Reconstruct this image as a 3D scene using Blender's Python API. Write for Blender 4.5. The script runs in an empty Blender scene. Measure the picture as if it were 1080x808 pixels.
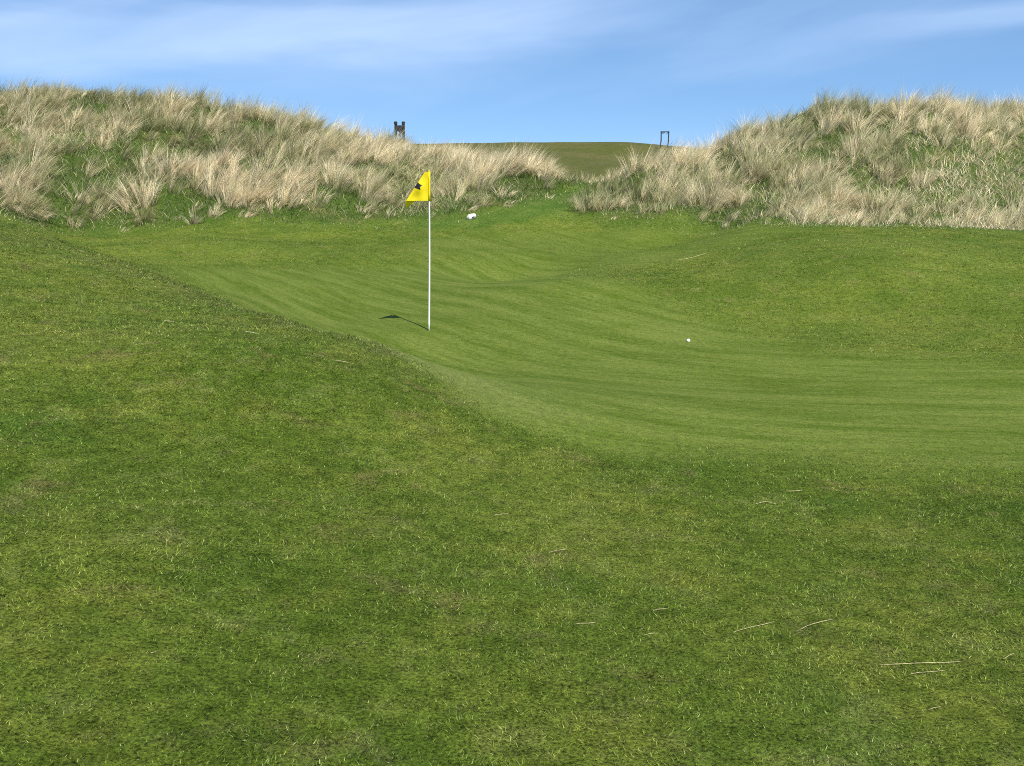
import bpy, math, random
import numpy as np
from mathutils import Vector, Matrix

rng = np.random.default_rng(11)
random.seed(5)
S = bpy.context.scene
COL = S.collection

# ------------------------------------------------------------------ camera
F_PX, W_PX, H_PX = 1000.0, 1080.0, 808.0
HORIZON = 195.0
PITCH = math.atan((404.0 - HORIZON) / F_PX)
EYE = 1.6
CP, SP = math.cos(PITCH), math.sin(PITCH)


def ray(u, v):
    x = (u - 540.0) / F_PX
    k = (404.0 - v) / F_PX
    return np.array([x, CP + k * SP, -SP + k * CP])


def at(u, v, Y):
    d = ray(u, v)
    return np.array([0, 0, EYE]) + d * (Y / d[1])


def project(P):
    x, y, z = P[:, 0], P[:, 1], P[:, 2] - EYE
    dep = y * CP - z * SP
    up = y * SP + z * CP
    dep = np.maximum(dep, 1e-3)
    return 540 + F_PX * x / dep, 404 - F_PX * up / dep


# ------------------------------------------------------------------ noise
def _hash(ix, iy, s):
    h = (ix * 374761393 + iy * 668265263 + s * 1442695041) & 0xFFFFFFFF
    h = ((h ^ (h >> 13)) * 1274126177) & 0xFFFFFFFF
    return ((h ^ (h >> 16)) & 0xFFFF) / 65535.0


def vnoise(x, y, s=0):
    ix, iy = np.floor(x).astype(np.int64), np.floor(y).astype(np.int64)
    fx, fy = x - ix, y - iy
    fx, fy = fx * fx * (3 - 2 * fx), fy * fy * (3 - 2 * fy)
    a, b = _hash(ix, iy, s), _hash(ix + 1, iy, s)
    c, d = _hash(ix, iy + 1, s), _hash(ix + 1, iy + 1, s)
    return (a * (1 - fx) + b * fx) * (1 - fy) + (c * (1 - fx) + d * fx) * fy - 0.5


def fbm(x, y, s=0, o=3):
    r, a = 0, 1.0
    for k in range(o):
        r = r + a * vnoise(x * 2 ** k, y * 2 ** k, s + 17 * k)
        a *= 0.5
    return r


# ------------------------------------------------------------------ terrain heights
ctrl = []
for u, v, Y in [
    # apron in front of the camera
    (0, 808, 2.25), (540, 808, 2.4), (1080, 808, 2.45), (0, 650, 3.1), (540, 650, 3.5), (1080, 650, 3.6),
    (0, 560, 3.85), (540, 560, 4.6), (1080, 560, 4.75), (0, 500, 4.55), (270, 500, 5.1), (540, 500, 5.65), (1080, 500, 6.0),
    (0, 440, 5.35), (300, 440, 6.1), (540, 442, 6.8), (590, 460, 6.6), (760, 486, 6.3),
    # left shoulder and its brow
    (480, 402, 7.7), (400, 370, 8.7), (300, 335, 9.9), (200, 305, 11.2), (100, 268, 13.2), (0, 232, 16.2),
    (0, 300, 9.5), (0, 370, 6.9), (150, 370, 7.3), (120, 310, 10.0), (250, 350, 8.8), (-200, 250, 13.0), (-200, 400, 6.0),
    # green
    (452, 349, 12.7), (250, 281, 19.0), (280, 300, 16.6), (200, 260, 21.5), (200, 242, 24.0), (60, 242, 24.0),
    (450, 240, 24.6), (450, 270, 20.5), (450, 310, 16.0), (540, 282, 18.9), (600, 299, 15.6), (600, 258, 22.2), (600, 238, 24.6),
    (540, 400, 9.6), (700, 400, 9.65), (900, 430, 8.3), (1080, 440, 8.0), (640, 350, 12.6),
    # right shoulder
    (720, 272, 18.0), (840, 242, 19.6), (960, 240, 20.2), (1080, 245, 19.6), (900, 300, 14.6), (1080, 300, 14.2), (1300, 300, 14.0),
    (1080, 375, 10.7), (800, 340, 13.2), (800, 302, 15.2), (700, 252, 22.4), (660, 238, 24.0), (770, 240, 23.2),
    # left dune
    (0, 225, 22.5), (150, 236, 25.0), (300, 235, 25.2), (400, 233, 25.4), (150, 208, 26.2), (300, 205, 26.6), (0, 195, 25.0),
    (150, 168, 29.0), (300, 172, 29.5), (0, 155, 29.0), (0, 101, 34.5), (60, 103, 35.0), (130, 107, 35.0), (200, 117, 35.0),
    (300, 137, 35.0), (400, 152, 34.5), (450, 163, 34.0), (420, 196, 29.0), (520, 180, 31.5), (590, 190, 30.0), (500, 212, 26.8),
    (-300, 120, 35.0), (-300, 200, 25.0),
    # bank up through the gap
    (560, 219, 26.0), (600, 206, 28.0), (630, 198, 32.0), (640, 190, 42.0),
    # right dune
    (650, 225, 25.0), (720, 224, 24.0), (800, 230, 22.6), (900, 236, 21.8), (1000, 232, 22.0), (1080, 236, 21.5),
    (650, 203, 27.5), (690, 186, 28.5), (750, 180, 29.0), (800, 156, 29.5), (840, 136, 30.0), (880, 120, 30.5), (950, 117, 30.5), (1020, 116, 30.5), (1080, 122, 30.5),
    (850, 190, 26.0), (950, 185, 25.5), (1080, 185, 25.0), (1300, 130, 30.5), (1300, 220, 23.0),
    # hill beyond
    (600, 174, 64.0), (455, 153, 88.0), (510, 152, 92.0), (560, 152, 92.0), (630, 151, 92.0), (700, 152.5, 88.0), (760, 164, 85.0), (850, 170, 90.0), (650, 176, 58.0),
]:
    ctrl.append(at(u, v, Y))
for p in [
    (-7, -4, .9), (0, -4, .15), (7, -4, -.1), (0, .8, .03), (3, .8, -.05), (-3, .8, .2),
    # ground that drops away behind the left brow
    (-0.8, 9.4, -.35), (-2.0, 11.0, -.33), (-3.3, 13.2, -.24), (-5.2, 15.8, -.10), (-7.5, 18.5, .12), (-10.5, 21, .45),
    # beyond the crests
    (-20, 41, 2.6), (-10, 41, 2.0), (-4, 41, 1.2), (-35, 45, 3.0), (10, 36, 2.6), (18, 37, 2.6), (30, 40, 2.8),
    (8, 45, 1.5), (20, 50, 2.2), (-20, 60, 2.2), (-45, 90, 2.8), (45, 90, 2.4), (30, 65, 2.0), (-45, 60, 2.5), (45, 60, 2.0),
    (0, 110, 5.0), (-40, 110, 3.0), (40, 110, 3.0), (20, 12, -.2), (20, 3, 0), (-16, 6, 2.4), (-20, 14, 2.6),
]:
    ctrl.append(np.array(p, float))
ctrl = np.array(ctrl)
CX = ctrl[:, :2]


def _phi(r2):
    return 0.5 * r2 * np.log(r2 + 1e-9)


_n = len(CX)
_K = _phi(((CX[:, None] - CX[None]) ** 2).sum(-1)) + np.eye(_n) * 0.02
_P = np.c_[np.ones(_n), CX]
_A = np.block([[_K, _P], [_P.T, np.zeros((3, 3))]])
_w = np.linalg.solve(_A, np.r_[ctrl[:, 2], 0, 0, 0])


def tps(x, y):
    out = np.empty(len(x))
    for i in range(0, len(x), 40000):
        a, b = x[i:i + 40000], y[i:i + 40000]
        r2 = (a[:, None] - CX[None, :, 0]) ** 2 + (b[:, None] - CX[None, :, 1]) ** 2
        out[i:i + 40000] = _phi(r2) @ _w[:_n] + _w[_n] + _w[_n + 1] * a + _w[_n + 2] * b
    return out


def smooth(a, b, x):
    t = np.clip((x - a) / (b - a), 0, 1)
    return t * t * (3 - 2 * t)


def base_height(x, y):
    x, y = np.asarray(x, float), np.asarray(y, float)
    cy = np.clip(y, -4, 110)
    lim = 20 + 0.32 * np.maximum(cy, 0)
    cx = np.clip(x, -lim, lim)
    z = tps(cx, cy)
    far = np.maximum(np.maximum(np.abs(x) - lim, 0), np.maximum(y - 105, np.maximum(-4 - y, 0)))
    return z * (1 - smooth(5, 260, far)) + smooth(5, 260, far) * 0.5


# dune outlines in plan, from the foot of each dune
def hit(u, v, hf):
    d = ray(u, v)
    t = np.concatenate([np.linspace(1.2, 12, 1500), np.linspace(12, 60, 2400), np.linspace(60, 130, 800)])
    P = np.array([0, 0, EYE]) + d[None] * t[:, None]
    h = hf(P[:, 0], P[:, 1])
    k = np.nonzero(P[:, 2] < h)[0]
    if len(k) == 0:
        return None
    return P[k[0]]


def hits(lst, hf):
    return [tuple(hit(u, v, hf)[:2]) for u, v in lst]


left_foot = hits([(2, 226), (60, 239), (150, 238), (300, 236), (400, 232), (470, 229), (540, 217), (602, 199)], base_height)
DUNE_L = left_foot + [(3.0, 30.5), (2.5, 34), (-0.5, 38), (-3, 46), (-45, 50), (-45, 24), (-22, 21)]
right_foot = hits([(602, 221), (650, 228), (720, 227), (800, 231), (860, 237), (950, 237), (1078, 245)], base_height)
DUNE_R = right_foot + [(24, 22), (45, 24), (45, 46), (8, 44), (4.0, 35), (2.9, 31), (1.8, 27.5)]
GREEN = hits([(470, 409), (525, 437), (590, 464), (680, 479), (760, 487), (880, 493), (1079, 498)], base_height) + [(7, 6.6), (9, 10.5)] + \
    hits([(1079, 380), (890, 366), (780, 344), (690, 308), (625, 297), (614, 262), (540, 262), (450, 272), (330, 280), (222, 281)], base_height) + \
    [(-6.6, 18.3), (-4.7, 14.2), (-3.3, 11.9), (-2.1, 9.9), (-1.2, 8.4)]
LUSH = hits([(425, 240), (480, 229), (540, 216), (592, 200), (622, 192), (620, 207), (600, 222), (560, 232), (500, 240)], base_height)

BROW = hits([(0, 236), (100, 270), (200, 307), (300, 338), (400, 373), (480, 405), (535, 436)], base_height)
BACK = hits([(60, 249), (150, 247), (300, 246), (430, 246), (500, 244), (520, 266), (430, 274), (330, 281), (222, 282)], base_height) + [(-6.6, 18.3), (-9.0, 20.6)]
MOUND = hits([(690, 312), (840, 252), (1079, 258), (1079, 377), (890, 364), (780, 342)], base_height)
APRON = hits([(596, 292), (720, 271), (842, 243), (760, 240), (690, 240), (600, 243), (500, 246), (430, 256), (430, 274), (600, 262)], base_height)


def sdist(poly, x, y):
    """signed distance to a polygon in plan, positive inside"""
    p = np.array(poly)
    q = np.roll(p, -1, 0)
    best = np.full(len(x), 1e9)
    inside = np.zeros(len(x), bool)
    for (ax, ay), (bx, by) in zip(p, q):
        dx, dy = bx - ax, by - ay
        t = np.clip(((x - ax) * dx + (y - ay) * dy) / (dx * dx + dy * dy + 1e-12), 0, 1)
        best = np.minimum(best, (x - ax - t * dx) ** 2 + (y - ay - t * dy) ** 2)
        c = ((ay > y) != (by > y)) & (x < dx * (y - ay) / (dy if dy != 0 else 1e-12) + ax)
        inside ^= c
    d = np.sqrt(best)
    return np.where(inside, d, -d)


RELIEF = [(*hit(u, v, base_height)[:2], a, sx, sy) for u, v, a, sx, sy in [
    (545, 280, -.36, 1.35, 1.5), (690, 256, -.16, 1.6, 1.2), (60, 430, -.06, .9, 1.2), (600, 302, .08, 1.6, .8), (400, 278, -.12, 1.8, 1.2), (250, 262, .10, 2.5, 1.2), (700, 400, -.05, 1.5, .9),
    (250, 380, .12, 1.3, 1.4), (330, 360, .05, 1.2, 1.0), (930, 330, -.08, 1.6, 1.2), (900, 280, .24, 2.2, 1.8), (120, 600, .04, .5, .5), (900, 590, -.04, .7, .6)]]


def height(x, y):
    x, y = np.asarray(x, float), np.asarray(y, float)
    z = base_height(x, y)
    dune = np.maximum(sdist(DUNE_L, x, y), sdist(DUNE_R, x, y))
    m = smooth(0.2, 2.0, dune)
    z = z + m * (0.48 * fbm(x / 2.4, y / 2.4, 3, 3))
    g = smooth(-0.2, 0.5, sdist(GREEN, x, y))
    for bx, by, amp, sx, sy in RELIEF:
        z = z + amp * np.exp(-((x - bx) / sx) ** 2 - ((y - by) / sy) ** 2)
    turf = (1 - m) * (1 - g) * smooth(1, 6, np.hypot(x, y)) * (1 - smooth(60, 80, y))
    z = z + turf * (0.05 * fbm(x / 1.7, y / 1.7, 8, 3))
    z = z + smooth(40, 60, y) * 0.35 * fbm(x / 9.0, y / 9.0, 21, 3)
    return z


def ground_z(x, y):
    return float(height(np.array([x]), np.array([y]))[0])


# ------------------------------------------------------------------ object helpers
def new_obj(name, mesh, mat=None, parent=None, loc=None):
    o = bpy.data.objects.new(name, mesh)
    COL.objects.link(o)
    if mat is not None:
        for m in (mat if isinstance(mat, (list, tuple)) else [mat]):
            mesh.materials.append(m)
    if loc is not None:
        o.location = loc
    if parent is not None:
        o.parent = parent
    return o


def tag(o, label=None, cat=None, group=None, kind=None):
    if label: o['label'] = label
    if cat: o['category'] = cat
    if group: o['group'] = group
    if kind: o['kind'] = kind
    return o


def empty(name, loc, rotz=0):
    o = bpy.data.objects.new(name, None)
    COL.objects.link(o)
    o.location = loc
    o.rotation_euler = (0, 0, rotz)
    o.empty_display_size = 0.2
    return o


def tri_mesh(name, V, T, attrs=None, smooth_shade=True):
    me = bpy.data.meshes.new(name)
    V = np.ascontiguousarray(V, np.float32)
    T = np.ascontiguousarray(T, np.int32)
    k = T.shape[1]
    me.vertices.add(len(V))
    me.vertices.foreach_set('co', V.ravel())
    me.loops.add(T.size)
    me.loops.foreach_set('vertex_index', T.ravel())
    me.polygons.add(len(T))
    me.polygons.foreach_set('loop_start', np.arange(0, T.size, k, dtype=np.int32))
    me.polygons.foreach_set('loop_total', np.full(len(T), k, np.int32))
    me.polygons.foreach_set('use_smooth', np.full(len(T), smooth_shade))
    me.update(calc_edges=True)
    for n, a in (attrs or {}).items():
        a = np.asarray(a, np.float32)
        if a.ndim == 1:
            me.attributes.new(n, 'FLOAT', 'POINT').data.foreach_set('value', a)
        else:
            me.attributes.new(n, 'FLOAT_COLOR', 'POINT').data.foreach_set('color', np.ascontiguousarray(a).ravel())
    return me


class MB:
    """collects simple solids into one mesh"""
    def __init__(self):
        self.v, self.f = [], []

    def add(self, vs, fs):
        b = len(self.v)
        self.v += [tuple(p) for p in vs]
        self.f += [tuple(i + b for i in f) for f in fs]
        return self

    def box(self, c, s, rot=None, ch=0.1):
        """box with chamfered vertical and horizontal edges (two inset rings)"""
        hx, hy, hz = s[0] / 2, s[1] / 2, s[2] / 2
        k = min(hx, hy, hz) * ch

        def ring(ax, ay, z):
            return [(ax, ay - k, z), (ax - k, ay, z), (-ax + k, ay, z), (-ax, ay - k, z), (-ax, -ay + k, z), (-ax + k, -ay, z), (ax - k, -ay, z), (ax, -ay + k, z)]
        rings = [ring(hx - k, hy - k, -hz), ring(hx, hy, -hz + k), ring(hx, hy, hz - k), ring(hx - k, hy - k, hz)]
        vs = [p for r in rings for p in r]
        if rot is not None:
            vs = [tuple(rot @ Vector(p)) for p in vs]
        vs = [(p[0] + c[0], p[1] + c[1], p[2] + c[2]) for p in vs]
        fs = [tuple(range(7, -1, -1)), tuple(range(24, 32))]
        for r in range(3):
            for i in range(8):
                j = (i + 1) % 8
                fs.append((r * 8 + i, r * 8 + j, (r + 1) * 8 + j, (r + 1) * 8 + i))
        return self.add(vs, fs)

    def tube(self, pts, rad, n=10, cap=True):
        pts = [Vector(p) for p in pts]
        rad = rad if isinstance(rad, (list, tuple)) else [rad] * len(pts)
        vs, fs = [], []
        for i, p in enumerate(pts):
            d = (pts[min(i + 1, len(pts) - 1)] - pts[max(i - 1, 0)]).normalized()
            a = d.orthogonal().normalized() if abs(d.z) < .9 else Vector((1, 0, 0)) - d * d.x
            a.normalize()
            b = d.cross(a)
            for k in range(n):
                t = 2 * math.pi * k / n
                vs.append(p + (a * math.cos(t) + b * math.sin(t)) * rad[i])
        for i in range(len(pts) - 1):
            for k in range(n):
                l = (k + 1) % n
                fs.append((i * n + k, i * n + l, (i + 1) * n + l, (i + 1) * n + k))
        if cap:
            fs.append(tuple(range(n - 1, -1, -1)))
            fs.append(tuple(range((len(pts) - 1) * n, len(pts) * n)))
        return self.add(vs, fs)

    def build(self, name, mat, parent=None, loc=None, smooth_shade=False):
        me = bpy.data.meshes.new(name)
        me.from_pydata(self.v, [], self.f)
        me.update()
        if smooth_shade:
            me.polygons.foreach_set('use_smooth', [True] * len(me.polygons))
        return new_obj(name, me, mat, parent, loc)


# ------------------------------------------------------------------ materials
class NT:
    def __init__(self, name):
        self.mat = bpy.data.materials.new(name)
        self.mat.use_nodes = True
        self.t = self.mat.node_tree
        self.t.nodes.clear()
        self.out = self.n('ShaderNodeOutputMaterial')

    def n(self, typ, **kw):
        nd = self.t.nodes.new(typ)
        for k, v in kw.items():
            setattr(nd, k, v)
        return nd

    def put(self, sock, val):
        if isinstance(val, bpy.types.NodeSocket):
            self.t.links.new(val, sock)
        elif isinstance(val, (tuple, list)) and len(val) == 3 and sock.type == 'RGBA':
            sock.default_value = (*val, 1)
        else:
            sock.default_value = val

    def math(self, op, a, b=0.0, c=None, clamp=False):
        nd = self.n('ShaderNodeMath', operation=op, use_clamp=clamp)
        self.put(nd.inputs[0], a); self.put(nd.inputs[1], b)
        if c is not None: self.put(nd.inputs[2], c)
        return nd.outputs[0]

    def mix(self, f, a, b, mode='MIX'):
        nd = self.n('ShaderNodeMix', data_type='RGBA', blend_type=mode)
        self.put(nd.inputs[0], f); self.put(nd.inputs[6], a); self.put(nd.inputs[7], b)
        return nd.outputs[2]

    def noise(self, vec, scale, detail=3, rough=.55, dist=0.0):
        nd = self.n('ShaderNodeTexNoise')
        self.put(nd.inputs['Vector'], vec)
        nd.inputs['Scale'].default_value = scale
        nd.inputs['Detail'].default_value = detail
        nd.inputs['Roughness'].default_value = rough
        nd.inputs['Distortion'].default_value = dist
        return nd.outputs[0]

    def step(self, x, lo, hi, a=0.0, b=1.0):
        nd = self.n('ShaderNodeMapRange', interpolation_type='SMOOTHSTEP')
        self.put(nd.inputs[0], x)
        for i, v in enumerate((lo, hi, a, b)):
            self.put(nd.inputs[i + 1], v)
        return nd.outputs[0]

    def attr(self, name):
        return self.n('ShaderNodeAttribute', attribute_name=name)

    def vec(self, x, y, z=0.0):
        nd = self.n('ShaderNodeCombineXYZ')
        self.put(nd.inputs[0], x); self.put(nd.inputs[1], y); self.put(nd.inputs[2], z)
        return nd.outputs[0]


def turf_colour(m):
    """colour of the short grass from its zone and from patches laid out on the ground"""
    pos = m.n('ShaderNodeNewGeometry').outputs['Position']
    sp = m.n('ShaderNodeSeparateXYZ'); m.put(sp.inputs[0], pos)
    flat = m.vec(sp.outputs[0], sp.outputs[1], 0.0)
    zone = m.n('ShaderNodeSeparateColor'); m.put(zone.inputs[0], m.attr('zone').outputs['Color'])
    g, d, l = zone.outputs[0], zone.outputs[1], zone.outputs[2]
    edge, along, hill = m.attr('edge').outputs['Fac'], m.attr('along').outputs['Fac'], m.attr('hill').outputs['Fac']
    big = m.noise(flat, .32, 4, .6)
    mid = m.noise(flat, 1.1, 5, .62)
    mid2 = m.noise(m.vec(m.math('ADD', sp.outputs[0], 31.0), sp.outputs[1], 0.0), .9, 4, .6)
    small = m.noise(flat, 7.0, 4, .65)
    # mown rough
    c = m.mix(m.step(big, .36, .64), (.068, .107, .011), (.122, .156, .022))
    c = m.mix(m.step(mid, .48, .72, 0, .65), c, (.160, .178, .028))
    c = m.mix(m.step(mid2, .52, .72, 0, .7), c, (.056, .106, .012))
    c = m.mix(m.step(m.noise(flat, 1.9, 4, .65, .4), .57, .72, 0, .65), c, (.165, .136, .050))
    c = m.mix(m.step(m.noise(m.vec(sp.outputs[0], sp.outputs[1], 9.0), 1.3, 3, .6), .64, .76, 0, .32), c, (.20, .19, .035))
    fl3 = m.vec(sp.outputs[0], sp.outputs[1], 23.0)
    mot = m.noise(fl3, 3.2, 5, .7, .3)
    c = m.mix(m.step(mot, .50, .68, 0, .50), c, (.040, .070, .006))
    c = m.mix(m.step(mot, .48, .32, 0, .48), c, (.165, .190, .048))
    c = m.mix(m.step(m.noise(fl3, 2.3, 4, .7), .56, .70, 0, .45), c, (.120, .116, .045))
    rough = m.mix(m.step(small, .42, .66, 0, .45), c, (.036, .066, .004))
    # putting surface: long mowing streaks that follow its edge
    sv = m.vec(m.math('MULTIPLY', edge, 2.9), m.math('MULTIPLY', along, .30), 0.0)
    st = m.noise(sv, 1.0, 5, .6, .1)
    st2 = m.noise(m.vec(m.math('MULTIPLY', edge, 13.0), m.math('MULTIPLY', along, 2.2), 4.0), 1.0, 3, .6)
    gc = m.mix(m.step(st, .33, .67), (.060, .096, .008), (.114, .147, .026))
    gc = m.mix(m.step(st2, .40, .72, 0, .55), gc, (.128, .158, .034))
    gc = m.mix(m.step(mid2, .5, .75, 0, .5), gc, (.064, .100, .007))
    gc = m.mix(m.step(mid, .60, .78, 0, .35), gc, (.130, .128, .040))
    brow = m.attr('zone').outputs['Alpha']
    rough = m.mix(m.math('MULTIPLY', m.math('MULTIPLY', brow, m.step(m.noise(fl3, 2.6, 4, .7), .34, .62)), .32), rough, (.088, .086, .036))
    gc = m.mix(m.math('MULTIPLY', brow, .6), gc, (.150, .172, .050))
    c = m.mix(g, rough, gc)
    # lush strip along the dune foot and up the bank
    lc = m.mix(m.step(mid, .4, .65), (.056, .104, .014), (.090, .134, .024))
    c = m.mix(l, c, lc)
    # ground under the dune grass
    dn = m.noise(flat, .8, 5, .65)
    dc = m.mix(m.step(dn, .46, .70), (.046, .082, .012), (.110, .112, .036))
    dc = m.mix(m.step(small, .45, .7, 0, .7), dc, (.075, .115, .026))
    c = m.mix(d, c, dc)
    hc = m.mix(m.step(m.noise(flat, .16, 5, .6), .4, .62), (.080, .088, .018), (.110, .104, .030))
    hc = m.mix(m.step(m.noise(flat, 1.6, 5, .7), .40, .66, 0, .65), hc, (.060, .066, .022))
    c = m.mix(hill, c, hc)
    return c, flat, g


def mat_ground():
    m = NT('short_turf')
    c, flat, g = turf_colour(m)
    grain = m.noise(flat, 16.0, 8, .78)
    grain2 = m.noise(flat, 70.0, 6, .8)
    amt = m.math('MULTIPLY_ADD', g, -.40, 1.40)
    k = m.math('ADD', m.math('MULTIPLY', m.math('SUBTRACT', grain, .5), 2.2), m.math('MULTIPLY', m.math('SUBTRACT', grain2, .5), 4.6))
    k = m.math('MULTIPLY_ADD', k, amt, 1.0)
    k = m.math('MAXIMUM', k, .18)
    hsv = m.n('ShaderNodeHueSaturation'); m.put(hsv.inputs['Color'], c); m.put(hsv.inputs['Value'], k)
    b = m.n('ShaderNodeBsdfPrincipled')
    m.put(b.inputs['Base Color'], hsv.outputs[0])
    b.inputs['Roughness'].default_value = .75
    b.inputs['Specular IOR Level'].default_value = .05
    bp = m.n('ShaderNodeBump')
    bp.inputs['Distance'].default_value = .02
    m.put(bp.inputs['Strength'], m.math('MULTIPLY_ADD', g, -.45, .75))
    m.put(bp.inputs['Height'], m.math('ADD', grain, grain2))
    m.put(b.inputs['Normal'], bp.outputs[0])
    m.put(m.out.inputs[0], b.outputs[0])
    return m.mat


def leaf_shader(m, col, trans, rough=.55, spec=.3):
    b = m.n('ShaderNodeBsdfPrincipled')
    m.put(b.inputs['Base Color'], col)
    b.inputs['Roughness'].default_value = rough
    b.inputs['Specular IOR Level'].default_value = spec
    t = m.n('ShaderNodeBsdfTranslucent')
    m.put(t.inputs[0], col)
    x = m.n('ShaderNodeMixShader')
    x.inputs[0].default_value = trans
    m.put(x.inputs[1], b.outputs[0]); m.put(x.inputs[2], t.outputs[0])
    m.put(m.out.inputs[0], x.outputs[0])


def mat_turf_blades():
    m = NT('turf_blades')
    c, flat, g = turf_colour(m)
    t = m.attr('tint').outputs['Fac']
    c = m.mix(m.step(t, .70, .98, 0, .48), c, (.26, .28, .11))  # some blades paler: specular glints put into the blade colour
    hsv = m.n('ShaderNodeHueSaturation')
    m.put(hsv.inputs['Color'], c)
    m.put(hsv.inputs['Value'], m.math('MULTIPLY_ADD', m.math('POWER', m.math('FRACT', m.math('MULTIPLY', t, 7.31)), 1.4), 2.5, .30))
    m.put(hsv.inputs['Hue'], m.math('MULTIPLY_ADD', m.math('FRACT', m.math('MULTIPLY', t, 3.77)), .04, .48))
    leaf_shader(m, hsv.outputs[0], .3, .5, .2)
    return m.mat


def mat_marram():
    """tint: 0 green, .5 grey-green, 1 straw"""
    m = NT('marram_blades')
    t = m.attr('tint').outputs['Fac']
    r = m.attr('rnd').outputs['Fac']
    h = m.attr('h').outputs['Fac']
    c = m.mix(m.step(t, 0, .5), (.062, .092, .020), (.330, .320, .155))
    c = m.mix(m.step(t, .5, 1), c, (.700, .602, .405))
    c = m.mix(m.math('MULTIPLY', m.step(r, .62, 1), m.step(t, .4, .8, 0, .75)), c, (.480, .350, .210))
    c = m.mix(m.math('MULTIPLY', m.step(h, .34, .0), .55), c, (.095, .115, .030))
    hsv = m.n('ShaderNodeHueSaturation')
    m.put(hsv.inputs['Color'], c)
    m.put(hsv.inputs['Value'], m.math('MULTIPLY_ADD', m.math('FRACT', m.math('MULTIPLY', r, 5.3)), 1.1, .68))
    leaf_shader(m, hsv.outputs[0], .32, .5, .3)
    return m.mat


def mat_simple(name, col, rough=.5, spec=.4, var=.12, scale=30.0, trans=0.0):
    m = NT(name)
    pos = m.n('ShaderNodeTexCoord').outputs['Object']
    n = m.noise(pos, scale, 4, .6)
    c = m.mix(m.step(n, .35, .65), tuple(max(0, x * (1 - var)) for x in col), tuple(min(1, x * (1 + var)) for x in col))
    leaf_shader(m, c, trans, rough, spec)
    return m.mat


M_GROUND = mat_ground()
M_TURF = mat_turf_blades()
M_MARRAM = mat_marram()
M_STRAW = mat_simple('dry_straw', (.50, .43, .25), .6, .2, .35, 60)
M_WHITE = mat_simple('white_enamel', (.82, .82, .80), .3, .5, .03, 20)
M_YELLOW = mat_simple('yellow_nylon', (.88, .70, .015), .6, .25, .04, 12, .3)
M_BLACK = mat_simple('black_print', (.02, .018, .022), .6, .2, .2, 12)
M_TIMBER = mat_simple('dark_timber', (.030, .028, .030), .7, .2, .3, 8)
M_STONE = mat_simple('white_painted_stone', (.64, .63, .60), .6, .3, .06, 9)
M_BALL = mat_simple('golf_ball_cover', (.85, .85, .84), .3, .5, .02, 40)
M_METAL = mat_simple('dull_steel', (.30, .30, .30), .4, .5, .1, 40)

# ------------------------------------------------------------------ ground sheet
ang = np.concatenate([np.linspace(-180, -42, 40, endpoint=False), np.linspace(-42, 42, 420, endpoint=False), np.linspace(42, 180, 40, endpoint=False)])
ang = np.radians(ang)
rad = np.concatenate([[.25, .6, 1.0], np.geomspace(1.3, 8, 110), np.geomspace(8.1, 50, 230), np.geomspace(51, 130, 50), np.geomspace(140, 3500, 30)])
NA, NR = len(ang), len(rad)
gx = (rad[:, None] * np.sin(ang)[None]).ravel()
gy = (rad[:, None] * np.cos(ang)[None]).ravel()
gx, gy = np.r_[gx, 0.0], np.r_[gy, 0.0]
gz = height(gx, gy)


def brow_near(x, y):
    pl = np.array(BROW)
    bd = np.full(len(x), 1e9)
    for (ax, ay), (bx, by) in zip(pl[:-1], pl[1:]):
        ux, uy = bx - ax, by - ay
        t = np.clip(((x - ax) * ux + (y - ay) * uy) / (ux * ux + uy * uy), 0, 1)
        bd = np.minimum(bd, np.hypot(x - ax - t * ux, y - ay - t * uy))
    return 1 - smooth(.5, 2.0, bd)


def zones(x, y):
    n1 = fbm(x / .7, y / .7, 40, 3)
    sg = sdist(GREEN, x, y)
    g = smooth(-1.0, 1.05, (sg + .2 * n1) / (.27 + .55 * (1 - brow_near(x, y))))
    g = np.maximum(g, .35 * smooth(-.6, .6, sdist(MOUND, x, y) + .4 * n1))
    g = np.maximum(g, .22 * smooth(-.4, .4, sdist(BACK, x, y) + .4 * n1))
    g = np.maximum(g, .72 * smooth(-.5, .5, sdist(APRON, x, y) + .4 * n1))
    dl = np.maximum(sdist(DUNE_L, x, y), sdist(DUNE_R, x, y))
    d = smooth(-.25, .35, dl + .5 * n1)
    lush = smooth(-.5, .4, sdist(LUSH, x, y) + .4 * n1)
    strip = smooth(-1.3, -.2, dl + .5 * n1) * .5 * (y < 34)
    l = np.maximum(lush, strip) * (1 - g)
    hill = smooth(33, 40, y + 2 * n1)
    hill = hill * (1 - d)
    d = d * (1 - .9 * lush)
    # mowing lines: a bend that follows the near edge of the green
    rr, th = np.hypot(x + .6, y - 5.6), np.arctan2(y - 5.6, x + .6) + .03
    e2, along = rr * np.sin(1.44 * th), rr * np.cos(1.44 * th)
    # greyer brown rough and paler green along the brow of the left shoulder
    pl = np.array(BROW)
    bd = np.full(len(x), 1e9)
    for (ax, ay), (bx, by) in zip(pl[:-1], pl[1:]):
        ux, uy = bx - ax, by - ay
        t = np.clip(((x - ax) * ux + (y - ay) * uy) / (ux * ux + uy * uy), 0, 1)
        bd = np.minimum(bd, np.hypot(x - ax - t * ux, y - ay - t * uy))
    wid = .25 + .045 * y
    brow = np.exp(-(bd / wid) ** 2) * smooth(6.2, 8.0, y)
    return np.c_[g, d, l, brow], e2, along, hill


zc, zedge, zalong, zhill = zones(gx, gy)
faces = []
I = np.arange(NA)
J = (I + 1) % NA
quads = np.concatenate([np.c_[r * NA + I, r * NA + J, (r + 1) * NA + J, (r + 1) * NA + I] for r in range(NR - 1)])
quads = quads[:, ::-1]
gV = np.c_[gx, gy, gz]
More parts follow.
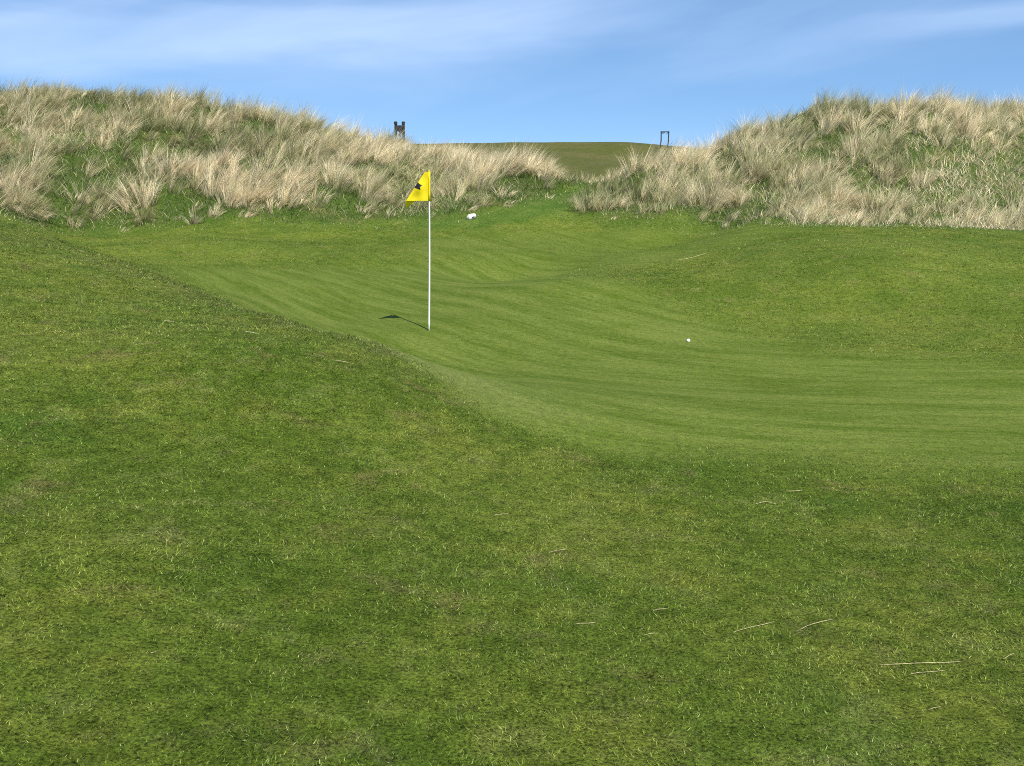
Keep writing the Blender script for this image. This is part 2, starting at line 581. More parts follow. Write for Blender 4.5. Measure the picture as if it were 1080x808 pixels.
# smooth normals of the whole sheet so the zones meet without a seam
fn = np.cross(gV[quads[:, 2]] - gV[quads[:, 0]], gV[quads[:, 3]] - gV[quads[:, 1]])
vn = np.zeros_like(gV)
for k in range(4):
    np.add.at(vn, quads[:, k], fn)
vn[-1] = (0, 0, 1)
vn /= np.linalg.norm(vn, axis=1)[:, None] + 1e-12
fc = zc[quads].mean(1)
fy = gV[quads][:, :, 1].mean(1)
fd = np.maximum(sdist(DUNE_L, gV[quads][:, :, 0].mean(1), fy), sdist(DUNE_R, gV[quads][:, :, 0].mean(1), fy))
kind = np.where(fc[:, 0] > .5, 1, np.where(fd > 0, 2, np.where(fy > 36, 3, 0)))
tri_center = np.c_[I, J, np.full(NA, NA * NR)][:, ::-1]
for k, nm in enumerate(['fairway', 'putting_green', 'dunes', 'hill']):
    q = quads[kind == k]
    T = np.concatenate([q[:, [0, 1, 2]], q[:, [0, 2, 3]]])
    if k == 0:
        T = np.concatenate([T, tri_center])
    used = np.unique(T)
    remap = np.zeros(len(gV), np.int64)
    remap[used] = np.arange(len(used))
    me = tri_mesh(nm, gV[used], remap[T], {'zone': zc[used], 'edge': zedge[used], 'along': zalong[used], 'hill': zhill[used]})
    me.normals_split_custom_set_from_vertices([tuple(v) for v in vn[used]])
    tag(new_obj(nm, me, M_GROUND), kind='structure')


# ------------------------------------------------------------------ blades
def ribbons(root, length, az, lean, curl, width, segs, up=None, face=None):
    """curved tapering ribbons. az: lean direction, lean: start angle from vertical, curl: extra bend to the tip"""
    n = len(root)
    t = np.linspace(0, 1, segs + 1)
    d2 = np.c_[np.cos(az), np.sin(az)]
    if face is None:
        face = rng.uniform(0, math.pi, n)
    side = np.c_[np.cos(face), np.sin(face), np.zeros(n)]
    P = [root]
    for k in range(segs):
        th = lean + curl * (k + .5) / segs
        step = np.c_[d2 * np.sin(th)[:, None], np.cos(th)[:, None]] * (length / segs)[:, None]
        P.append(P[-1] + step)
    nv = 2 * segs + 1
    V = np.empty((n, nv, 3))
    for k in range(segs):
        w = (width * (1 - .65 * t[k]) / 2)[:, None] * side
        V[:, 2 * k] = P[k] - w
        V[:, 2 * k + 1] = P[k] + w
    V[:, -1] = P[-1]
    tr = []
    for k in range(segs - 1):
        tr += [(2 * k, 2 * k + 1, 2 * k + 3), (2 * k, 2 * k + 3, 2 * k + 2)]
    tr.append((2 * segs - 2, 2 * segs - 1, 2 * segs))
    T = (np.array(tr)[None] + (np.arange(n) * nv)[:, None, None]).reshape(-1, 3)
    hh = np.r_[np.repeat(t[:-1], 2), 1.0]
    return V.reshape(-1, 3), T, nv, np.tile(hh, n)


# short turf near the camera, one object
px, py, ps = [], [], []
for y0, y1, dens, sc in [(1.7, 3.2, 19000, 1.0), (3.2, 5.0, 12500, 1.15), (5.0, 7.5, 7500, 1.4), (7.5, 11, 4200, 1.8), (11, 17, 1700, 2.4), (17, 25, 500, 3.0)]:
    hw = .62 * y1 + .35
    n = int(dens * (y1 - y0) * 2 * hw)
    px.append(rng.uniform(-hw, hw, n)); py.append(rng.uniform(y0, y1, n)); ps.append(np.full(n, sc))
px, py, ps = map(np.concatenate, (px, py, ps))
keep = np.abs(px) < .60 * py + .35
px, py, ps = px[keep], py[keep], ps[keep]
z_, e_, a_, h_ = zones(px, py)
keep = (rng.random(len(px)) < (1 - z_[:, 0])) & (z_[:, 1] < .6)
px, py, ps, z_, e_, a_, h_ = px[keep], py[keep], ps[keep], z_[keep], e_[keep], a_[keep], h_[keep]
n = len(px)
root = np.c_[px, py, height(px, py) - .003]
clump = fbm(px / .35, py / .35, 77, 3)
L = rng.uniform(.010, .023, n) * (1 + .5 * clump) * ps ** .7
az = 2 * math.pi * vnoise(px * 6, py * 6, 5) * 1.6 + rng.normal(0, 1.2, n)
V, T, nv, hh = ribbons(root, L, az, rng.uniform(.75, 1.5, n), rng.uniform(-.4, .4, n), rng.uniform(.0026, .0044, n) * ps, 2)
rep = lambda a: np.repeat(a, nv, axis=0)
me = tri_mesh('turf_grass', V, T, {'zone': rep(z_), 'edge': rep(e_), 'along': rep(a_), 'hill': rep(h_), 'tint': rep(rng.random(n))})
tag(new_obj('turf_grass', me, M_TURF), 'short mown green grass blades covering the foreground slope', 'grass', kind='stuff')
print('turf blades', n)


# ---- marram: tussocks of long blades
class Grass:
    def __init__(self):
        self.parts = []

    def tussock(self, x, y, rad, n, length, tint, wind=(.35, .1), flop=0.0, spread=.55, flopaz=None, tvar=.18, wid=.0085):
        # blades hang together in wisps that share a root, a bend and a colour
        per = 14
        nw = max(3, n // per)
        n = nw * per
        W = lambda a: np.repeat(a, per)
        a = rng.uniform(0, 2 * math.pi, nw)
        r = rad * np.sqrt(rng.random(nw))
        rx = W(x + r * np.cos(a)) + rng.normal(0, .028, n)
        ry = W(y + r * np.sin(a)) + rng.normal(0, .028, n)
        dx = np.cos(a) * (r / rad) * spread + wind[0] + rng.normal(0, .17, nw)
        dy = np.sin(a) * (r / rad) * spread + wind[1] + rng.normal(0, .17, nw)
        if flopaz is not None:
            dx = dx + math.cos(flopaz) * flop; dy = dy + math.sin(flopaz) * flop
        dx, dy = W(dx) + rng.normal(0, .095, n), W(dy) + rng.normal(0, .095, n)
        mag = np.hypot(dx, dy)
        L = length * W(rng.uniform(.65, 1.1, nw) * (1 - .2 * r / rad)) * rng.uniform(.6, 1.05, n)
        curl = W(.25 + .8 * rng.random(nw) ** 1.5) * (.6 + mag) * rng.uniform(.7, 1.3, n) + (flop * .5)
        face = W(rng.uniform(0, math.pi, nw)) + rng.normal(0, .6, n)
        self.parts.append((rx, ry, L, np.arctan2(dy, dx), np.clip(mag * .62, 0, 1.45), np.clip(curl, 0, 1.6),
                           rng.uniform(.6, 1.2, n) * wid, np.clip(W(tint + rng.normal(0, tvar, nw)) + rng.normal(0, .06, n), 0, 1),
                           face, np.clip(W(rng.random(nw)) + rng.normal(0, .08, n), 0, .999)))

    def build(self, name, segs=3, origin=None):
        p = [np.concatenate(c) for c in zip(*self.parts)]
        rx, ry, L, az, lean, curl, w, tint, face, rnd = p
        n = len(rx)
        root = np.c_[rx, ry, height(rx, ry) - .02]
        V, T, nv, hh = ribbons(root, L, az, lean, curl, w, segs, face=face)
        # never dip under the ground
        V[:, 2] = np.maximum(V[:, 2], np.repeat(root[:, 2], nv) - .25)
        if origin is not None:
            V = V - np.array(origin)
        self.n = n
        return tri_mesh(name, V, T, {'tint': np.repeat(tint, nv), 'rnd': np.repeat(rnd, nv), 'h': hh})


# where the tall grass thins out or changes, in plan (centre u,v on the photo -> ground point)
def G(u, v):
    p = hit(u, v, height)
    while p is None or p[1] > 40:
        v += 1.5
        p = hit(u, v, height)
    return p


def patch(lst):
    out = []
    for u, v, ru, rv, k in lst:
        out.append((u, v, ru, rv, k))
    return out


THIN = [(125, 182, 26, 20, .85), (8, 168, 22, 20, .6), (60, 150, 22, 10, .4), (95, 112, 20, 12, .65), (185, 158, 26, 10, .6), (170, 222, 40, 12, .8), (55, 205, 35, 16, .5),
        (430, 196, 28, 26, .75), (330, 205, 22, 8, .3), (255, 160, 22, 8, .5), (600, 196, 18, 14, .9),
        (1020, 205, 90, 34, .75), (880, 182, 30, 12, .4), (800, 212, 34, 14, .75), (960, 150, 24, 10, .5), (870, 160, 24, 9, .4), (1040, 150, 30, 8, .4), (1010, 168, 30, 10, .6), (890, 205, 20, 10, .3), (730, 222, 30, 8, .3)]
PALE = [(225, 195, 95, 34, .5), (345, 215, 70, 22, .45), (300, 170, 70, 30, .3), (530, 170, 80, 28, .35), (730, 180, 60, 34, .35), (690, 205, 70, 20, .2), (40, 200, 40, 20, .2)]
GREENISH = [(660, 210, 60, 22, .30), (945, 165, 25, 20, .4), (880, 120, 60, 16, .2), (100, 110, 60, 14, .15), (320, 135, 60, 12, .2), (1000, 205, 80, 30, .2)]


DRY = [(1010, 195, 100, 42, 1.2), (880, 215, 60, 18, .6), (960, 150, 40, 14, .6), (190, 130, 120, 20, .35), (80, 150, 60, 25, .5), (440, 185, 30, 25, .6)]


def field(lst, u, v):
    r = np.zeros(len(u))
    for cu, cv, ru, rv, k in lst:
        q = ((u - cu) / ru) ** 2 + ((v - cv) / rv) ** 2
        r = np.maximum(r, k * np.exp(-q * .7))
    return r


def cover(poly, xr, yr, per_m2, wind, name, label):
    gr = Grass()
    n = int((xr[1] - xr[0]) * (yr[1] - yr[0]) * per_m2)
    x, y = rng.uniform(*xr, n), rng.uniform(*yr, n)
    sd = sdist(poly, x, y)
    P = np.c_[x, y, height(x, y)]
    u, v = project(P)
    ok = ((sd > .12) | ((sd > -.45) & (rng.random(n) < .22))) & (u > -300) & (u < 1380) & (np.abs(x) < 1.0 * y)
    thin = field(THIN, u, v)
    ns = fbm(x / 1.5, y / 1.5, 61, 3) + .5
    ok &= rng.random(n) < np.clip(1.15 - thin * 1.1, .08, 1) * smooth(.10, .45, ns + .11)
    x, y, u, v, sd, thin = x[ok], y[ok], u[ok], v[ok], sd[ok], thin[ok]
    pale = field(PALE, u, v); grn = field(GREENISH, u, v)
    tn = fbm(x / 2.2, y / 2.2, 90, 3)
    for i in range(len(x)):
        k = smooth(0, 1.6, np.array([sd[i]]))[0]
        size = (.5 + .5 * k) * random.choice((random.uniform(.55, .9), random.uniform(.85, 1.3))) * (.6 if sd[i] < .12 else 1) * (1 - .45 * thin[i]) * (1 + .25 * pale[i])
        tint = .76 + .55 * pale[i] - .75 * grn[i] + .45 * tn[i] - .45 * thin[i] + random.gauss(0, .15)
        fl = random.random() ** 2.2 * (1.3 if thin[i] > .3 else .8)
        gr.tussock(x[i], y[i], .30 * size, int(205 * size * random.uniform(.7, 1.3)), 1.0 * size, min(max(tint, .08), 1), wind, fl, .62, random.uniform(-1.2, 1.2) if random.random() < .7 else random.uniform(-3, 3))
    # loose single blades between the tussocks
    me = gr.build(name)
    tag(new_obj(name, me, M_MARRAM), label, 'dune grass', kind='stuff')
    print(name, len(x), gr.n)


cover(DUNE_L, (-30, 3), (21, 38.5), 4.7, (.42, .12), 'dune_grass', 'pale wind-bent marram grass covering the long dune on the left')
cover(DUNE_R, (1, 24), (20, 34), 4.7, (.30, .15), 'dune_grass', 'pale and grey-green marram grass covering the dune on the right')


def understory(polys, name, label):
    gr = Grass()
    for poly, xr, yr in polys:
        n = int((xr[1] - xr[0]) * (yr[1] - yr[0]) * 330)
        x, y = rng.uniform(*xr, n), rng.uniform(*yr, n)
        sd = sdist(poly, x, y)
        ok = (sd > -.75 + .9 * fbm(x / .6, y / .6, 12, 2)) & (np.abs(x) < .75 * y)
        x, y, sd = x[ok], y[ok], sd[ok]
        n = len(x)
        tn = fbm(x / 1.3, y / 1.3, 33, 3)
        gu, gv = project(np.c_[x, y, height(x, y)])
        dry = field(DRY, gu, gv)
        az = rng.uniform(-math.pi, math.pi, n)
        gr.parts.append((x, y, rng.uniform(.14, .40, n) * (.22 + .78 * smooth(-.5, .9, sd)), az, rng.uniform(.2, 1.2, n), rng.uniform(.1, .8, n),
                         rng.uniform(.010, .018, n), np.clip(.17 + dry * .55 + .5 * tn + rng.normal(0, .14, n) + (rng.random(n) < .12 + .4 * dry) * .5, 0, 1), rng.uniform(0, 3.14, n), rng.random(n)))
    me = gr.build(name, 2)
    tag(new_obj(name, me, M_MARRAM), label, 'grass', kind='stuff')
    print(name, gr.n)


understory([(DUNE_L, (-25, 3), (21, 38)), (DUNE_R, (1, 22), (20, 33))], 'understory_grass', 'short green and brown grass between the marram on both dunes')

# ---- single tussocks one can pick out
GT = 'single marram tussocks on the dunes'


def lone(u, v, label, size=1.0, tint=.6, n=300, rad=.3, flop=0.0, flopaz=None, wind=(.2, .1), spread=.7, length=.95, tvar=.15, green_share=.25):
    p = G(u, v)
    e = empty('marram_tussock', p)
    tag(e, label, 'grass tussock', GT)
    for nm, cnt, tt, ln in (('dead_blades', int(n * (1 - green_share)), tint, length), ('green_blades', max(140, int(n * green_share)), min(tint, .35), length * .7)):
        g = Grass()
        g.tussock(p[0], p[1], rad * size * (.55 if nm == 'green_blades' else 1), cnt, ln * size, tt, wind, flop, spread, flopaz, tvar, .0078)
        new_obj(nm, g.build(nm, 4, p), M_MARRAM, e)


lone(945, 184, 'upright grey-green tussock standing alone in the middle of the right dune face', 1.0, .42, 330, .26, spread=.75, wind=(.02, .1), green_share=.4)
lone(905, 216, 'pale flattened tussock at the right dune foot, blades swept down to the left', 1.25, .86, 620, .42, flop=1.25, flopaz=math.radians(205), wind=(0, 0), spread=.4, green_share=.05, length=1.15)
lone(925, 222, 'smaller yellow-green drooping tussock just right of the flattened one at the dune foot', .8, .5, 260, .3, flop=.7, flopaz=math.radians(215), wind=(0, 0), spread=.6)
lone(775, 214, 'pinkish brown tussock with combed-over blades above a dark hollow at the right dune foot', 1.15, .95, 460, .34, flop=1.0, flopaz=math.radians(190), wind=(0, 0), spread=.5, green_share=.05)
lone(745, 218, 'broad blonde tussock right beside the gap between the dunes', 1.25, .92, 520, .4, wind=(.12, .1), spread=.6, green_share=.1)
lone(622, 222, 'low grey-green tussock at the left tip of the right dune', .95, .55, 420, .42, wind=(-.05, .05), spread=.85, green_share=.35)
lone(1020, 122, 'tallest tuft on the right dune skyline', 1.0, .8, 260, .22, wind=(.05, .1), spread=.4, green_share=.1, length=1.1)
lone(28, 226, 'drooping straw tussock over a dark hollow at the far left dune foot', 1.0, .8, 420, .45, flop=.9, flopaz=math.radians(-20), wind=(0, 0), spread=.6, green_share=.15)
lone(152, 232, 'small straw tuft hanging over the green at the left dune foot', .85, .8, 260, .28, flop=.6, flopaz=math.radians(-60), wind=(0, 0), spread=.7, green_share=.2)
lone(205, 236, 'small pale tuft set apart below the brightest clump of the left dune', .6, .75, 160, .24, spread=.9, wind=(.1, 0), green_share=.2)
lone(58, 112, 'tall tuft at the highest point of the left dune skyline', 1.0, .75, 240, .25, wind=(.1, .1), spread=.45, green_share=.2)
lone(145, 214, 'wide bright straw tussock leaning left at the edge of the left dune pale band', 1.2, .97, 480, .36, flop=.35, flopaz=math.radians(170), wind=(0, 0), spread=.6, green_share=.05)

lone(427, 166, 'tuft on the skyline in front of the capped dark frame on the left dune', .75, .8, 300, .3, wind=(.15, .1), spread=.5, green_share=.15)
lone(405, 160, 'tuft on the skyline just left of the capped dark frame', .8, .75, 200, .3, wind=(.2, .1), spread=.5, green_share=.15)

# ------------------------------------------------------------------ flagstick
fb = hit(452.5, 348.5, height)
PX_M = F_PX / (fb[1] * CP - (fb[2] - EYE) * SP)
stick = empty('golf_flagstick', fb)
tag(stick, 'white flagstick with a yellow flag standing in the green', 'golf flag')
HT = 2.10
lean = Vector((3.0 / PX_M, 0, 0))


def pole_at(z):
    s = z / HT
    return Vector((lean.x * s + .006 * math.sin(s * 3.1), 0, z))


MB().tube([pole_at(z) for z in np.linspace(-.05, HT, 14)], [.0125 - .003 * i / 13 for i in range(14)], 14).build('pole', M_WHITE, stick, smooth_shade=True)
cap = pole_at(HT)
MB().tube([cap + Vector((0, 0, z)) for z in (-.004, .004, .012, .016)], [.012, .014, .011, .003], 14).build('end_cap', M_YELLOW, stick, smooth_shade=True)
# cloth: 0.46 x 0.38 m; the upper fly corner has bent back over a slanting fold
FH, FW = .370, .46
na, nb = 130, 100
fa, fbz = np.array([.012, 0.0]), np.array([.275, .388])
dd = (fbz - fa) / np.linalg.norm(fbz - fa)
nn = np.array([dd[1], -dd[0]])
R_ = .035
BEND = math.radians(118)
vs, fs, mi = [], [], []
for j in range(nb + 1):
    for i in range(na + 1):
        a, b = FW * i / na, FH * j / nb
        q = np.array([a, b]) - fa
        s, w = q @ dd, q @ nn
        back = 0.0
        if w > 0:
            arc = R_ * BEND
            if w < arc:
                t = w / R_
                w2, back = R_ * math.sin(t), R_ * (1 - math.cos(t))
            else:
                w2 = R_ * math.sin(BEND) + (w - arc) * math.cos(BEND)
                back = R_ * (1 - math.cos(BEND)) + (w - arc) * math.sin(BEND)
            a2, b2 = fa + dd * s + nn * w2
        else:
            a2, b2 = a, b
        rip = .010 * math.sin(a * 26 + b * 9) * min(1, a / .12) + .006 * math.sin(b * 31 - a * 14) * min(1, a / .1)
        droop = .05 * max(0, a2 - .22) ** 1.2
        zt = HT - .003 - b2 - droop
        x0 = pole_at(max(0, zt)).x
        vs.append((x0 - .008 - a2, back + rip, zt))
for j in range(nb):
    for i in range(na):
        k = j * (na + 1) + i
        fs.append((k, k + 1, k + na + 2, k + na + 1))
        a, b = FW * (i + .5) / na, FH * (j + .5) / nb
        # dark printed device near the middle of the cloth
        q = np.array([a, b]) - fa
        es, ew = q @ dd - .228, q @ nn - .01
        mi.append(1 if abs(ew) < .048 + .010 * math.sin(es * 90) and -.043 < es < .034 + .25 * ew else 0)
me = bpy.data.meshes.new('flag')
me.from_pydata(vs, [], fs)
me.polygons.foreach_set('use_smooth', [True] * len(fs))
flag = new_obj('flag', me, [M_YELLOW, M_BLACK], stick)
me.polygons.foreach_set('material_index', mi)
MB().tube([pole_at(z) for z in np.linspace(HT - .377, HT - .002, 5)], .0145, 12).build('sleeve', M_YELLOW, stick, smooth_shade=True)

# ------------------------------------------------------------------ golf ball
bp = hit(726, 361, height)


def ball_mesh(r):
    import bmesh
    bm = bmesh.new()
    bmesh.ops.create_icosphere(bm, subdivisions=5, radius=r)
    N = 240
    k = np.arange(N) + .5
    ph = np.arccos(1 - 2 * k / N); th = math.pi * (1 + 5 ** .5) * k
    D = np.c_[np.cos(th) * np.sin(ph), np.sin(th) * np.sin(ph), np.cos(ph)]
    for v in bm.verts:
        c = (D @ np.array(v.co.normalized())).max()
        ang_ = math.acos(min(1, c))
        if ang_ < .10:
            v.co *= 1 - .012 * (1 - (ang_ / .10) ** 2)
    me = bpy.data.meshes.new('golf_ball')
    bm.to_mesh(me); bm.free()
    me.polygons.foreach_set('use_smooth', [True] * len(me.polygons))
    return me


ball = new_obj('golf_ball', ball_mesh(.0235), M_BALL, loc=(bp[0], bp[1], ground_z(bp[0], bp[1]) + .021))
tag(ball, 'white golf ball lying on the green to the right of the flag', 'golf ball')

# ------------------------------------------------------------------ white stone at the bank
sp_ = hit(497.5, 231, height)


def stone_mesh():
    import bmesh
    bm = bmesh.new()
    bmesh.ops.create_icosphere(bm, subdivisions=4, radius=1)
    for v in bm.verts:
        p = v.co.copy()
        k = 1 + .34 * float(vnoise(np.array([p.x * 1.7 + 5]), np.array([p.y * 1.7 + p.z * 1.3 + 3]), 9)[0]) + .05 * float(vnoise(np.array([p.x * 5 + p.z]), np.array([p.y * 5 + 3 - p.z * 2]), 4)[0])
        e = lambda t: math.copysign(abs(t) ** .9, t)
        tip = 1 - .32 * max(0, p.x)
        v.co = Vector((e(p.x) * .125, e(p.y) * .10 * tip, (e(p.z) * .088 + .02 * p.x) * tip)) * k
    me = bpy.data.meshes.new('painted_stone')
    bm.to_mesh(me); bm.free()
    me.polygons.foreach_set('use_smooth', [True] * len(me.polygons))
    return me


stone = empty('painted_stone', (sp_[0], sp_[1], sp_[2] + .055), .1)
stone.rotation_euler = (0, -.12, .1)
tag(stone, 'white painted stone with a small dark mark lying below the dune grass', 'stone')
new_obj('stone_body', stone_mesh(), M_STONE, stone)
mk = MB()
mk.box((.034, -.090, -.004), (.060, .03, .022), None, .4)
mk.build('dark_mark', M_BLACK, stone)

# ------------------------------------------------------------------ dark timber frames
def frame_thing(loc, rotz, label, w, h, capped):
    e = empty('timber_frame', loc, rotz)
    tag(e, label, 'timber frame', 'dark timber frames on the skyline')
    pw = .10 if capped else .085
    for s in (-1, 1):
        b = MB()
        # post in two lengths: a splayed foot and an upright head
        if capped:
            b.box((s * w / 2, 0, h / 2 - .1), (pw * 1.25, pw * 1.2, h + .2))
            p = b.build('post', M_TIMBER, e)
            MB().box((s * w / 2, 0, h + .05), (pw * 1.6, pw * 1.6, .14), None, .3).build('cap', M_TIMBER, p)
        else:
            b.box((s * w / 2 + .0, 0, h * .72), (pw, pw, h * .56), Matrix.Rotation(.02 * s, 3, 'Y'))
            b.box((s * w / 2 - .045, 0, h * .2), (pw * .95, pw * .9, h * .56), Matrix.Rotation(.10, 3, 'Y'))
            p = b.build('post', M_TIMBER, e)
        # knee brace into the rail
        br = MB()
        kx = s * (w / 2 - .11)
        br.box((kx, 0, h - .22 if capped else h - .15), (.08 if capped else .05, .045, .34 if capped else .2), Matrix.Rotation(s * .75, 3, 'Y'))
        br.build('brace', M_TIMBER, e)
    MB().box((0, .004, h - .19 if capped else h - .045), (w - pw * 1.3 if capped else w + .03, pw * .9, .27 if capped else .075)).build('rail', M_TIMBER, e)
    if capped:
        MB().box((.04, 0, h - .36), (.13, .06, .42), Matrix.Rotation(.28, 3, 'Y')).build('hanging_arm', M_TIMBER, e)
        MB().box((0, .0, h - .75), (w - pw * 1.3, .06, .10)).build('lower_rail', M_TIMBER, e)
    else:
        MB().tube([(-.08, 0, h - .09), (-.08, 0, h - .15), (-.08, 0, h - .17)], [.05, .055, .02], 10).build('hanging_weight', M_TIMBER, e)
    return e


YF = 46.0
pt = at(421.8, 149.0, YF)
gzv = ground_z(pt[0], YF)
top = at(421.8, 128.2, YF)[2]
frame_thing((pt[0], YF, gzv), .15, 'dark timber frame with two capped posts half hidden behind the left dune crest', 7.8 * YF / F_PX, top - gzv - .12, True)
fr = None
for yy in np.arange(56, 100, .5):
    q = at(701, 151, yy)
    if ground_z(q[0], yy) >= q[2]:
        fr = (q[0], yy); break
if fr is None:
    fr = (at(701, 151, 82)[0], 82.0)
print('right frame at', fr)
gzr = ground_z(*fr)
topz = at(701, 138.5, fr[1])[2]
frame_thing((fr[0], fr[1], gzr), 0, 'dark open timber frame of two leaning posts and a rail on the bare hill skyline', 7.6 * fr[1] / F_PX, max(.5, topz - gzr), False)

# ------------------------------------------------------------------ loose straws on the turf
STRAWS = [
    ([(928, 703), (965, 703.5), (995, 702.5), (1013, 699)], 'longest pale straw, lying almost level in the lower right of the turf'),
    ([(959, 713.5), (975, 712), (996, 709)], 'short thick straw just below the longest one'),
    ([(979, 751), (992, 747.5)], 'stubby straw with a knobbed end near the lower right corner'),
    ([(1058, 697), (1069, 691.5)], 'small straw by the right edge of the turf'),
    ([(841, 667), (852, 662.5), (879, 655.5)], 'slanting straw with a bright tip, right one of two parallel slanting straws'),
    ([(773, 670), (793, 663.5), (816, 658)], 'slanting straw with a faded end, left one of two parallel slanting straws'),
    ([(608, 660), (628, 659)], 'tan straw lying level in the middle of the foreground'),
    ([(680, 671.5), (693, 670)], 'small white straw right of the tan one in the middle foreground'),
    ([(688, 646), (703, 644)], 'faint straw lying above the small white straw'),
    ([(579, 585), (588, 582.5), (598, 581)], 'thin straw lying in the rough below the near edge of the green'),
    ([(797, 533.5), (808, 531), (818, 533)], 'arched tan straw below the green on the right'),
    ([(830, 520), (846, 519.3)], 'small bright straw nearest to the green on the right'),
    ([(522, 545), (536, 544)], 'faint level straw below the shoulder in the centre'),
    ([(713, 276.5), (728, 273), (745, 268.5)], 'long bright straw lying far off on the brow of the right shoulder'),
    ([(258, 351.5), (272, 353.5)], 'pale straw on the left shoulder, middle of its three straws'),
    ([(350, 381.5), (368, 384)], 'pale straw on the left shoulder, closest to the green'),
    ([(173, 340), (184, 341)], 'pale straw on the left shoulder, furthest left of its three'),
    ([(82, 264.5), (89, 268)], 'white scrap of straw on the brow at the far left'),
    ([(159, 691), (165, 689.5)], 'tiny white scrap of straw in the lower left turf'),
]
for pts, lab in STRAWS:
    W = []
    for u, v in pts:
        p = hit(u, v, height)
        W.append(np.array(p) + np.array([0, 0, .0045 + .004 * min(p[1] / 3, 5)]))
    W = np.array(W)
    # resample and add a natural kink
    tt = np.linspace(0, len(W) - 1, 11)
    Q = np.array([[np.interp(t, range(len(W)), W[:, k]) for k in range(3)] for t in tt])
    LN = float(np.linalg.norm(W[-1] - W[0]))
    Q[:, 2] += .012 * LN * np.sin(np.linspace(0, 5, 11) + W[0, 0] * 9)
    Q[:, 1] += .02 * LN * np.sin(np.linspace(0, 3.1, 11))
    o = Q.mean(0)
    px_ = 1000 / o[1]
    r0 = max(.0008, (.27 if o[1] < 9 else .17) / px_)
    mb = MB().tube([tuple(q - o) for q in Q], [r0 * (.6 + .4 * math.sin(math.pi * (.12 + .8 * i / 10))) for i in range(11)], 7)
    tag(mb.build('straw_stalk', M_STRAW, loc=tuple(o), smooth_shade=True), lab, 'straw', 'loose straws on the turf')

# ------------------------------------------------------------------ light and sky
SUN_EL = math.radians(53)
SUN_AZ = math.atan2(.42, -.88)           # clockwise from +Y
sd = Vector((math.sin(SUN_AZ) * math.cos(SUN_EL), math.cos(SUN_AZ) * math.cos(SUN_EL), math.sin(SUN_EL)))
L = bpy.data.lights.new('sun', 'SUN')
L.energy = 5.0
L.angle = math.radians(.5)
L.color = (1.0, .94, .80)
lo = bpy.data.objects.new('sun', L)
COL.objects.link(lo)
lo.rotation_euler = sd.to_track_quat('Z', 'Y').to_euler()
lo.location = (10, -10, 30)

Wd = bpy.data.worlds.new('World')
S.world = Wd
Wd.use_nodes = True
nt = Wd.node_tree
nt.nodes.clear()


class WT(NT):
    def __init__(self, t):
        self.t = t


w = WT(nt)
out = w.n('ShaderNodeOutputWorld')
bg = w.n('ShaderNodeBackground')
bg.inputs[1].default_value = .136
sky = w.n('ShaderNodeTexSky', sky_type='NISHITA')
sky.sun_disc = False
sky.sun_elevation = SUN_EL
sky.sun_rotation = SUN_AZ
sky.altitude = 0
sky.air_density = 1.0
sky.dust_density = .25
sky.ozone_density = 2.2
tc = w.n('ShaderNodeTexCoord').outputs['Generated']
sx = w.n('ShaderNodeSeparateXYZ'); w.put(sx.inputs[0], tc)
# look a little higher into the dome than the line of sight: the clear deep blue of maritime air
zz = w.math('MULTIPLY_ADD', sx.outputs[2], 1.2, .17)
nv_ = w.n('ShaderNodeVectorMath', operation='NORMALIZE'); w.put(nv_.inputs[0], w.vec(sx.outputs[0], sx.outputs[1], zz))
w.put(sky.inputs[0], nv_.outputs[0])
# thin cirrus
az_ = w.math('ARCTAN2', sx.outputs[0], sx.outputs[1])
el_ = sx.outputs[2]
tilt = w.math('MULTIPLY_ADD', az_, -.16, el_)
c1 = w.noise(w.vec(w.math('MULTIPLY', az_, 1.6), w.math('MULTIPLY', tilt, 9.0), 1.0), 1.3, 5, .5, .3)
c2 = w.noise(w.vec(w.math('MULTIPLY', az_, 3.0), w.math('MULTIPLY', el_, 18.0), 7.0), 1.3, 4, .5, .3)


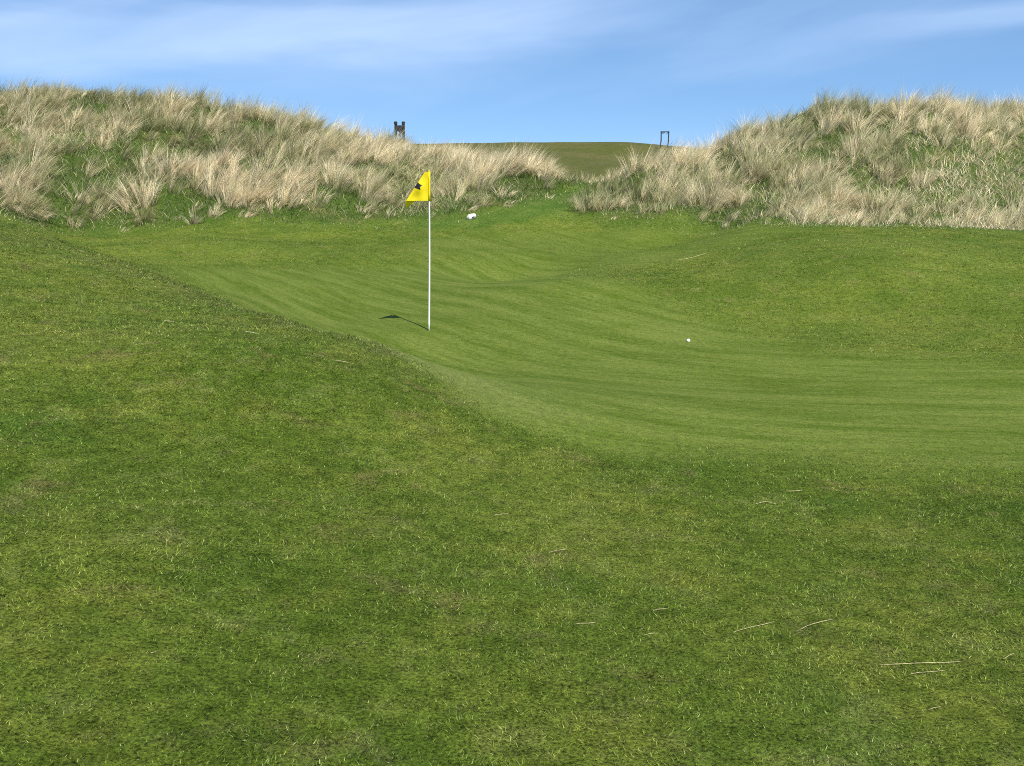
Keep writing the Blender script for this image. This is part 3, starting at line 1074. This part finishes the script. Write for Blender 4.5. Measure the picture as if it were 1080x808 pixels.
def band(slope, off, half, a0, a1):
    # a long thin veil of cloud along a slightly rising line
    q = w.math('ABSOLUTE', w.math('SUBTRACT', w.math('MULTIPLY_ADD', az_, -slope, el_), off))
    q = w.math('ADD', q, w.math('MULTIPLY', w.math('SUBTRACT', c2, .5), half * 1.5))
    return w.math('MULTIPLY', w.step(q, half, half * .1), w.math('MULTIPLY', w.step(az_, a0 - .1, a0 + .1), w.step(az_, a1 + .15, a1 - .15)))


b1 = w.math('MULTIPLY', band(.060, .163, .050, -2.0, .12), w.step(c1, .25, .65, .22, .55))
b2 = w.math('MULTIPLY', band(.01, .142, .016, .38, 2.0), .32)
b3 = w.math('MULTIPLY', band(.03, .166, .007, .40, 2.0), .38)
b4 = w.math('MULTIPLY', band(-.03, .205, .02, -2.0, -.30), .3)
cl = w.math('ADD', w.math('MAXIMUM', w.math('MAXIMUM', b1, b2), w.math('MAXIMUM', b3, b4)), w.step(c1, .40, .8, 0, .30), clamp=True)
hs = w.n('ShaderNodeHueSaturation'); w.put(hs.inputs['Color'], sky.outputs[0]); hs.inputs['Saturation'].default_value = 1.13; hs.inputs['Hue'].default_value = .498; hs.inputs['Value'].default_value = 1.0
colr = w.mix(cl, hs.outputs[0], (3.5, 4.6, 6.5))
w.put(bg.inputs[0], colr)
w.put(out.inputs[0], bg.outputs[0])

cam = bpy.data.cameras.new('camera')
cam.sensor_fit = 'HORIZONTAL'
cam.sensor_width = 36
cam.lens = 36 * F_PX / W_PX
cam.clip_start = .05
cam.clip_end = 8000
co = bpy.data.objects.new('camera', cam)
COL.objects.link(co)
co.location = (0, 0, EYE)
co.rotation_euler = (math.pi / 2 - PITCH, 0, 0)
S.camera = co

S.view_settings.view_transform = 'Standard'
S.view_settings.look = 'None'
S.view_settings.exposure = 0.45
S.view_settings.gamma = 1
S.view_settings.use_curve_mapping = False
S.cycles.use_denoising = False
S.cycles.pixel_filter_type = 'BLACKMAN_HARRIS'
S.cycles.filter_width = 1.0
S.cycles.max_bounces = 6
S.cycles.transparent_max_bounces = 4
